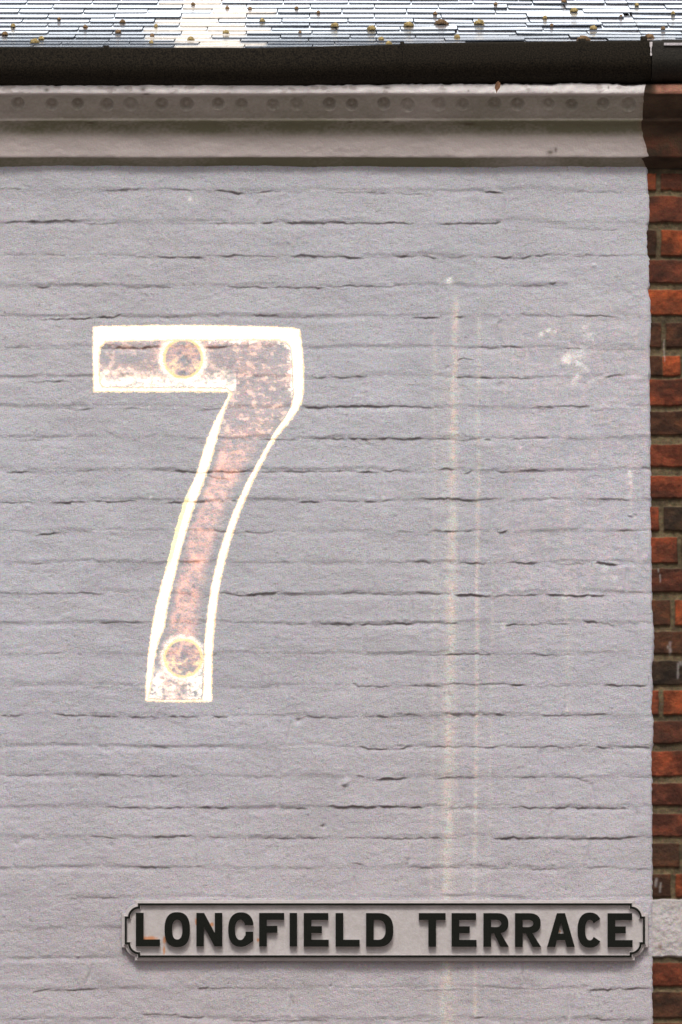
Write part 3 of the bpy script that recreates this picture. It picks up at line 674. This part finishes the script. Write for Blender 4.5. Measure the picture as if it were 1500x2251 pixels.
n1 = noise_node(t, 90, 4, .6, co); n2 = noise_node(t, 420, 2, .7, co)
r1 = N(t, 'ShaderNodeValToRGB'); r1.color_ramp.elements[0].color = (.50, .475, .475, 1); r1.color_ramp.elements[1].color = (.60, .58, .59, 1)
r1.color_ramp.elements[0].position = .3; r1.color_ramp.elements[1].position = .7
t.links.new(n1.outputs['Fac'], r1.inputs[0])
mixs = N(t, 'ShaderNodeMix', data_type='RGBA', blend_type='MULTIPLY'); mixs.inputs['Factor'].default_value = .35
t.links.new(r1.outputs[0], mixs.inputs[6]); t.links.new(n2.outputs['Color'], mixs.inputs[7])
last = mixs.outputs[2]
ge = N(t, 'ShaderNodeNewGeometry')
for (px, py, w, hh) in [(327,2063,20,5),(362,2066,4,9),(361,2088,2.5,10),(466,2032,5,5),(432,2026,3,7),(568,2066,3,4),(1231,2047,3,3)]:
    p = P(px, py, -.02)
    sb = N(t, 'ShaderNodeVectorMath', operation='SUBTRACT'); sb.inputs[1].default_value = (p[0], -.02, p[2])
    t.links.new(ge.outputs['Position'], sb.inputs[0])
    ml = N(t, 'ShaderNodeVectorMath', operation='MULTIPLY'); ml.inputs[1].default_value = (1/(w*MM), 0, 1/(hh*MM))
    t.links.new(sb.outputs[0], ml.inputs[0])
    le = N(t, 'ShaderNodeVectorMath', operation='LENGTH'); t.links.new(ml.outputs[0], le.inputs[0])
    ad = N(t, 'ShaderNodeMath', operation='ADD'); t.links.new(le.outputs['Value'], ad.inputs[0]); t.links.new(n1.outputs['Fac'], ad.inputs[1])
    mrr = N(t, 'ShaderNodeMapRange'); mrr.inputs['From Min'].default_value = 1.0; mrr.inputs['From Max'].default_value = 1.8; mrr.inputs['To Min'].default_value = .8; mrr.inputs['To Max'].default_value = 0
    t.links.new(ad.outputs[0], mrr.inputs['Value'])
    mm_ = N(t, 'ShaderNodeMix', data_type='RGBA'); mm_.inputs[7].default_value = (.50, .20, .06, 1)
    t.links.new(mrr.outputs[0], mm_.inputs['Factor']); t.links.new(last, mm_.inputs[6]); last = mm_.outputs[2]
t.links.new(last, b.inputs['Base Color']); b.inputs['Roughness'].default_value = .55
bp = N(t, 'ShaderNodeBump', i_Strength=1.0, i_Distance=.0008); n4 = noise_node(t, 160, 3, .6, co)
t.links.new(n4.outputs['Fac'], bp.inputs['Height']); t.links.new(bp.outputs[0], b.inputs['Normal'])
sign = empty('street_sign', P(846, 2045, 0))
tag(sign, 'long cast street name plate with raised black letters LONGFIELD TERRACE', 'street sign')
loops = [(-9.5, .004), (-9.5, -.0150), (-8.3, -.0172), (-4.2, -.0176), (-3.2, -.0235), (3.2, -.0235), (4.2, -.0165)]
vs, fs = [], []
L0 = None
for (d, y) in loops:
    fr = frame(d); L0 = len(fr)
    for (px, py) in fr: vs.append(P(px, py, -.018)[:1]+(y,)+P(px, py, -.018)[2:])
for i in range(len(loops)-1):
    for j in range(L0):
        a_, b_ = i*L0+j, i*L0+(j+1) % L0
        fs.append((a_, a_+L0, b_+L0, b_))
fr = frame(loops[-1][0]); off = (len(loops)-1)*L0
for tri in tessellate_polygon([[Vector((p[0], -p[1], 0)) for p in fr]]): fs.append(tuple(off+i for i in tri))
me = mesh(vs, fs)
bm = bmesh.new(); bm.from_mesh(me); bmesh.ops.recalc_face_normals(bm, faces=bm.faces); bm.to_mesh(me); bm.free()
plate = link('plate', me, M_sign, sign)
link('border', solid([frame(-2.4), list(reversed(frame(2.4)))], -.0230, -.0242), M_black, sign)
def sup(cx, cy, a, b, n, t0, t1, k=28):
    o = []
    for i in range(k+1):
        an = R(t0+(t1-t0)*i/k); c, s = math.cos(an), math.sin(an)
        o.append((cx+a*math.copysign(abs(c)**(2/n), c), cy-b*math.copysign(abs(s)**(2/n), s)))
    return o
ST = 17.0
def glyph(ch, x0, x1, y0, y1):
    w = x1-x0; h = y1-y0; bw = 15.5; cx = (x0+x1)/2; cy = (y0+y1)/2
    if ch == 'L': return [[(x0,y0),(x0+ST,y0),(x0+ST,y1-bw),(x1,y1-bw),(x1,y1),(x0,y1)]]
    if ch == 'I': return [[(x0,y0),(x1,y0),(x1,y1),(x0,y1)]]
    if ch == 'T': return [[(x0,y0),(x1,y0),(x1,y0+bw),(cx+8.5,y0+bw),(cx+8.5,y1),(cx-8.5,y1),(cx-8.5,y0+bw),(x0,y0+bw)]]
    if ch == 'F': return [[(x0,y0),(x1,y0),(x1,y0+bw),(x0+ST,y0+bw),(x0+ST,y0+28.5),(x1-15,y0+28.5),(x1-15,y0+44),(x0+ST,y0+44),(x0+ST,y1),(x0,y1)]]
    if ch == 'E': return [[(x0,y0),(x1-1,y0),(x1-1,y0+bw),(x0+ST,y0+bw),(x0+ST,y0+29),(x1-15,y0+29),(x1-15,y0+44.5),(x0+ST,y0+44.5),(x0+ST,y1-bw),(x1,y1-bw),(x1,y1),(x0,y1)]]
    if ch == 'N': return [[(x0,y0),(x0+17,y0),(x1-16.5,y0+44),(x1-16.5,y0),(x1,y0),(x1,y1),(x1-17,y1),(x0+16.5,y0+30),(x0+16.5,y1),(x0,y1)]]
    if ch == 'O': return [sup(cx,cy,w/2,h/2+1.5,2.5,0,360,48)[:-1], list(reversed(sup(cx,cy,w/2-16.8,h/2-15.5,2.4,0,360,36)[:-1]))]
    if ch == 'D':
        return [[(x0,y0)]+sup(x0+26,cy,w-26,h/2,2.5,90,-90,26)+[(x0,y1)], list(reversed([(x0+ST,y0+bw)]+sup(x0+26,cy,w-26-ST,h/2-bw,2.4,90,-90,22)+[(x0+ST,y1-bw)]))]
    if ch == 'C':
        o = sup(cx,cy,w/2,h/2+1.5,2.4,35,325,44); i = sup(cx,cy,w/2-16.8,h/2-15,2.3,322,38,36)
        return [o+[(x1-10,cy+12.5)]*0+i]
    if ch == 'R':
        yb = y0+45
        out = [(x0,y0)]+sup(x0+30,y0+22.5,w-31,22.5,2.4,90,-70,16)+[(x0+38,yb-1),(x1,y1),(x1-19,y1),(x0+24,yb),(x0+ST,yb),(x0+ST,y1),(x0,y1)]
        hole = [(x0+ST,y0+15)]+sup(x0+28,y0+22.8,w-29-ST+1,7.8,2.2,90,-90,12)+[(x0+ST,y0+30.5)]
        return [out, list(reversed(hole))]
    if ch == 'A':
        return [[(cx-9,y0),(cx+9,y0),(x1,y1),(x1-18,y1),(x1-21.5,y1-15),(x0+21.5,y1-15),(x0+18,y1),(x0,y1)], [(cx,y0+20),(cx-6.2,y0+45),(cx+6.2,y0+45)]]
    if ch == 'G':
        o = [(556,2034)]+sup(530.3,2043.5,28.3,38,2.4,14,270,34)+[(540,2080),(547,2076),(552,2072.5),(557,2069),(557,2048),(540,2048)]
        i = [(540,2056)]+sup(528.6,2044.3,11.6,22,2.2,-35,-325,26)+[(539,2034)]
        return [o+i]
LET = [('L',299,352),('O',362,418),('N',432,489),('G',502,558),('F',570,625),('I',637,653.5),('E',668,723),('L',738,791),('D',805,865),('T',921,980),('E',993,1048),('R',1063,1119),('R',1132.5,1190),('A',1203,1264),('C',1270,1324),('E',1336,1391)]
for i, (ch, x0, x1) in enumerate(LET):
    o_ = 1.5*i/15
    me = solid(glyph(ch, x0, x1, 2006.5+o_*.6, 2080.5+o_), -.0160, -.0285, 0, 1)
    link('letter', me, [M_black, M_sign], sign)

# ------------------------------------------------------------ glowing house number
num = empty('house_number', P(430, 1130, 0))
tag(num, 'large glowing white outlined number 7 on the white painted wall', 'house number')
OUT = [(203,719),(212,716),(300,714),(400,713),(500,714.5),(600,717),(652,720),(660,724),(663,745),(666,775),(668.5,810),(669,850),(666,878),(657,899),(642,922),(622,945),(605,966),(590,995),(574,1025),(560,1052),(548,1080),
       (530,1122),(512,1175),(498,1225),(486,1278),(478,1330),(472,1380),(468,1435),(467,1490),(467,1542),(440,1543.5),(400,1544),(350,1543),(319,1541),(320,1500),(324,1445),(332,1385),(341,1335),(355,1280),(371,1222),(386,1160),(402,1105),(416,1075),
       (432,1038),(444,1000),(456,960),(474,920),(492,885),(504,863),(400,861.5),(300,862),(205,862),(203.5,800)]
INN = [(222,764),(234,752),(300,750),(350,749),(450,749),(560,748),(612,749),(630,754),(640,768),(642,800),(643,840),(645,868),(638,895),(625,918),(604,948),(588,975),(566,1015),(544,1055),(532,1080),(512,1125),(492,1180),(477,1230),
       (465,1282),(457,1330),(452,1380),(448,1420),(447,1455),(447,1500),(444,1536),(400,1538),(345,1537),(327,1534),(334,1500),(341,1450),(348,1415),(363,1378),(368,1340),(381,1282),(396,1222),(411,1165),(428,1112),(441,1080),(455,1042),(469,1000),
       (479,960),(490,920),(501,885),(511,866),(500,853),(400,851),(300,851),(226,850),(220,835),(218,790)]
def densify(c, step, amp, seed):
    rs = np.random.RandomState(seed); o = []
    for i in range(len(c)):
        a_, b_ = np.array(c[i], float), np.array(c[(i+1) % len(c)], float); L = np.hypot(*(b_-a_)); n = max(1, int(L/step))
        for k in range(n): o.append(tuple(a_+(b_-a_)*k/n+rs.uniform(-amp, amp, 2)))
    return o
# mottled see-through face
def inside(px, py, c):
    r = np.zeros(px.shape, bool); n = len(c)
    for i in range(n):
        (xa, ya), (xb, yb) = c[i], c[(i+1) % n]
        cond = (ya > py) != (yb > py)
        with np.errstate(divide='ignore', invalid='ignore'): xi = (xb-xa)*(py-ya)/(yb-ya)+xa
        r ^= cond & (px < xi)
    return r
def edge_dist(fx, fy, c, skip=()):
    d_ = np.full(fx.shape, 1e9)
    for i in range(len(c)):
        a_, b_ = np.array(c[i], float), np.array(c[(i+1) % len(c)], float)
        ab = b_-a_; tt = np.clip(((fx-a_[0])*ab[0]+(fy-a_[1])*ab[1])/(ab@ab), 0, 1)
        d_ = np.minimum(d_, np.hypot(fx-a_[0]-tt*ab[0], fy-a_[1]-tt*ab[1]))
    return d_
step = 1.25
PX, PY = np.meshgrid(np.arange(198, 674, step), np.arange(708, 1549, step))
JX = PX+1.3*vnoise(PX, PY, 5, 5, 301)+.8*vnoise(PX, PY, 2, 2, 303); JY = PY+1.3*vnoise(PX, PY, 5, 5, 302)+.8*vnoise(PX, PY, 2, 2, 304)
in_out = inside(JX, JY, OUT); in_inn = inside(JX, JY, INN)
HW, DW = wall_height(PX, PY)
def sheet(msk, name, emf):
    cell = msk[:-1, :-1] & msk[1:, :-1] & msk[:-1, 1:] & msk[1:, 1:] if name == 'face' else msk[:-1, :-1]
    n_, m_ = PX.shape; idx = np.arange(n_*m_).reshape(n_, m_)
    q = np.stack([idx[:-1, :-1], idx[1:, :-1], idx[1:, 1:], idx[:-1, 1:]], -1)[cell]
    used = np.zeros(n_*m_, bool); used[q.ravel()] = True; remap = np.cumsum(used)-1; q = remap[q]
    fx, fy, hh, dd = PX.ravel()[used], PY.ravel()[used], HW.ravel()[used], DW.ravel()[used]
    v_ = (H/2-fy)/FPX; d1_ = fwd[1]+upv[1]*v_; d2_ = fwd[2]+upv[2]*v_; Yv = -hh-.0014; t_ = (0-cam_pos[1])/d1_
    co_ = np.stack([(fx-W/2)/FPX*t_, Yv, cam_pos[2]+d2_*t_], -1).astype(np.float32)
    me = bpy.data.meshes.new(name); me.vertices.add(len(co_)); me.vertices.foreach_set('co', co_.ravel())
    me.loops.add(q.size); me.loops.foreach_set('vertex_index', q.ravel().astype(np.int32))
    me.polygons.add(len(q)); me.polygons.foreach_set('loop_start', np.arange(0, q.size, 4, dtype=np.int32)); me.update(calc_edges=True)
    em = emf(fx, fy)*(1-.6*dd[:, None])
    ca = me.color_attributes.new('Col', 'FLOAT_COLOR', 'POINT')
    c4 = np.ones((len(fx), 4), np.float32); c4[:, :3] = np.clip(em, 0, 3); ca.data.foreach_set('color', c4.ravel())
    return me
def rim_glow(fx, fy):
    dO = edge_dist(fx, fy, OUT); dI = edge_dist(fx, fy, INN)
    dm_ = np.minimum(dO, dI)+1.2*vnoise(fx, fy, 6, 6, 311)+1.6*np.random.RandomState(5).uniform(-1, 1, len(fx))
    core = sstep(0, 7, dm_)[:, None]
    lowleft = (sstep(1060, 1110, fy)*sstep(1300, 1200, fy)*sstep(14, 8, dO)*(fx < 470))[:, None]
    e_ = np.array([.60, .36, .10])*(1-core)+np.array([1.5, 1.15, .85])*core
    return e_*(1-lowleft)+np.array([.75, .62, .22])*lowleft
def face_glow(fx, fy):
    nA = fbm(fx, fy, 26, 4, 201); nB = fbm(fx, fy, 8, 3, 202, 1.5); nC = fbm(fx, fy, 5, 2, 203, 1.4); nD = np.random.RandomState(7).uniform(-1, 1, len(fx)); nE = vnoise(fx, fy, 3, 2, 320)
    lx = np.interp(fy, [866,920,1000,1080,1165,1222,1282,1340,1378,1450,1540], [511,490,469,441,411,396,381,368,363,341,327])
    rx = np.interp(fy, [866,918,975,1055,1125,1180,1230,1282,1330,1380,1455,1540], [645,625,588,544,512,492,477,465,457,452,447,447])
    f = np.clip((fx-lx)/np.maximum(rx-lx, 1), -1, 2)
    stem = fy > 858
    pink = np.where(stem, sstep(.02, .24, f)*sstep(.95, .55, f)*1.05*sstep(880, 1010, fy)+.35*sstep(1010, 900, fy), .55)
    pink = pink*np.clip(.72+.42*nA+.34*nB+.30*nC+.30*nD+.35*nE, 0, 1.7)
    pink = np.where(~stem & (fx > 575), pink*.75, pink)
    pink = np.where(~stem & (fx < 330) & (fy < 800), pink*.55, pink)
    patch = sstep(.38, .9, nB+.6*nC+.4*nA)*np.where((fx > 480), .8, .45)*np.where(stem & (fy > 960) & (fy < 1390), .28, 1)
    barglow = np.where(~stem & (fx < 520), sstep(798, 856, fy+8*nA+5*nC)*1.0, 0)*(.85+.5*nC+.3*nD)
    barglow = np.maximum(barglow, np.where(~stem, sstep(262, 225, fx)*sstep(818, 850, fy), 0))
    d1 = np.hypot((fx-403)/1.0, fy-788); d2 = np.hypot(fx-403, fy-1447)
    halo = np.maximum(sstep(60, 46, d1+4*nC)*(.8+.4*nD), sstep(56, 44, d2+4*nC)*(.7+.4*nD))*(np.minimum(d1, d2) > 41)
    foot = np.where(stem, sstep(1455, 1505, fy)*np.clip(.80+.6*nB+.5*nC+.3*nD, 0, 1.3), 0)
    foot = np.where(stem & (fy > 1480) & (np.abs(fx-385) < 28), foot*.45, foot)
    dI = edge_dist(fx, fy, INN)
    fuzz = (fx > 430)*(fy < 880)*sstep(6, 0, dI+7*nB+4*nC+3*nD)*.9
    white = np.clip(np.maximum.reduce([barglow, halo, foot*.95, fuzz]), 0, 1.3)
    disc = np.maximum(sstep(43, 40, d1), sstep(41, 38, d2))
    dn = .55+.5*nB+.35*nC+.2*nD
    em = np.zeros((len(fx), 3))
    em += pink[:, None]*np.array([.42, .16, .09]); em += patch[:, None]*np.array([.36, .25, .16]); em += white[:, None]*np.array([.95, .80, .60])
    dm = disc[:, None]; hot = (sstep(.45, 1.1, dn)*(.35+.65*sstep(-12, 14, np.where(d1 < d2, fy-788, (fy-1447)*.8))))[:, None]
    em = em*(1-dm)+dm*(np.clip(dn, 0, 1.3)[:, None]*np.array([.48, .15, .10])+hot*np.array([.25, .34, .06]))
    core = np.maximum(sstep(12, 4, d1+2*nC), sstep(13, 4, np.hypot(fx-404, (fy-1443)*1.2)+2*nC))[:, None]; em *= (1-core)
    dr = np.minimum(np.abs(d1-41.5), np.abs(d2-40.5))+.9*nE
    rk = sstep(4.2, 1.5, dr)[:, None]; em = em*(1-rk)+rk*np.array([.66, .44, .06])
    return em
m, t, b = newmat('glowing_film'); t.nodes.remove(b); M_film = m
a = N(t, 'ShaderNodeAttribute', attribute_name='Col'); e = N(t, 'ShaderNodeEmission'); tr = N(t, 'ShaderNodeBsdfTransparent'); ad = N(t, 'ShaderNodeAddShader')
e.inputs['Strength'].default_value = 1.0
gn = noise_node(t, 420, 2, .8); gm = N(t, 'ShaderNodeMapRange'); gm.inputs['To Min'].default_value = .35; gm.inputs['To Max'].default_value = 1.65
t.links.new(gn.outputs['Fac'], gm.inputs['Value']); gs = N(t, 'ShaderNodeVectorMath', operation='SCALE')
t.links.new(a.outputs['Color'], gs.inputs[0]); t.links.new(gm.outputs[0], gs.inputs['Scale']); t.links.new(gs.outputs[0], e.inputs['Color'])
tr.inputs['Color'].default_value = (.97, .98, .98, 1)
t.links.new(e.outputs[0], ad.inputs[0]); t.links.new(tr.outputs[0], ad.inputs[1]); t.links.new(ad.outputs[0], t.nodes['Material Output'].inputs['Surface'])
link('rim', sheet(in_out & ~in_inn, 'rim', rim_glow), M_film, num)
D1 = np.minimum(np.hypot(PX-403, PY-788), np.hypot(PX-403, PY-1447))
link('face', sheet(in_inn & (D1 > 44.5), 'face', face_glow), M_film, num)
for k_ in (788, 1447): link('fixing', sheet(in_inn & (np.hypot(PX-403, PY-k_) <= 45.5), 'fixing', face_glow), M_film, num)
print('scene built', sum(len(o.data.vertices) for o in bpy.data.objects if o.type == 'MESH'))
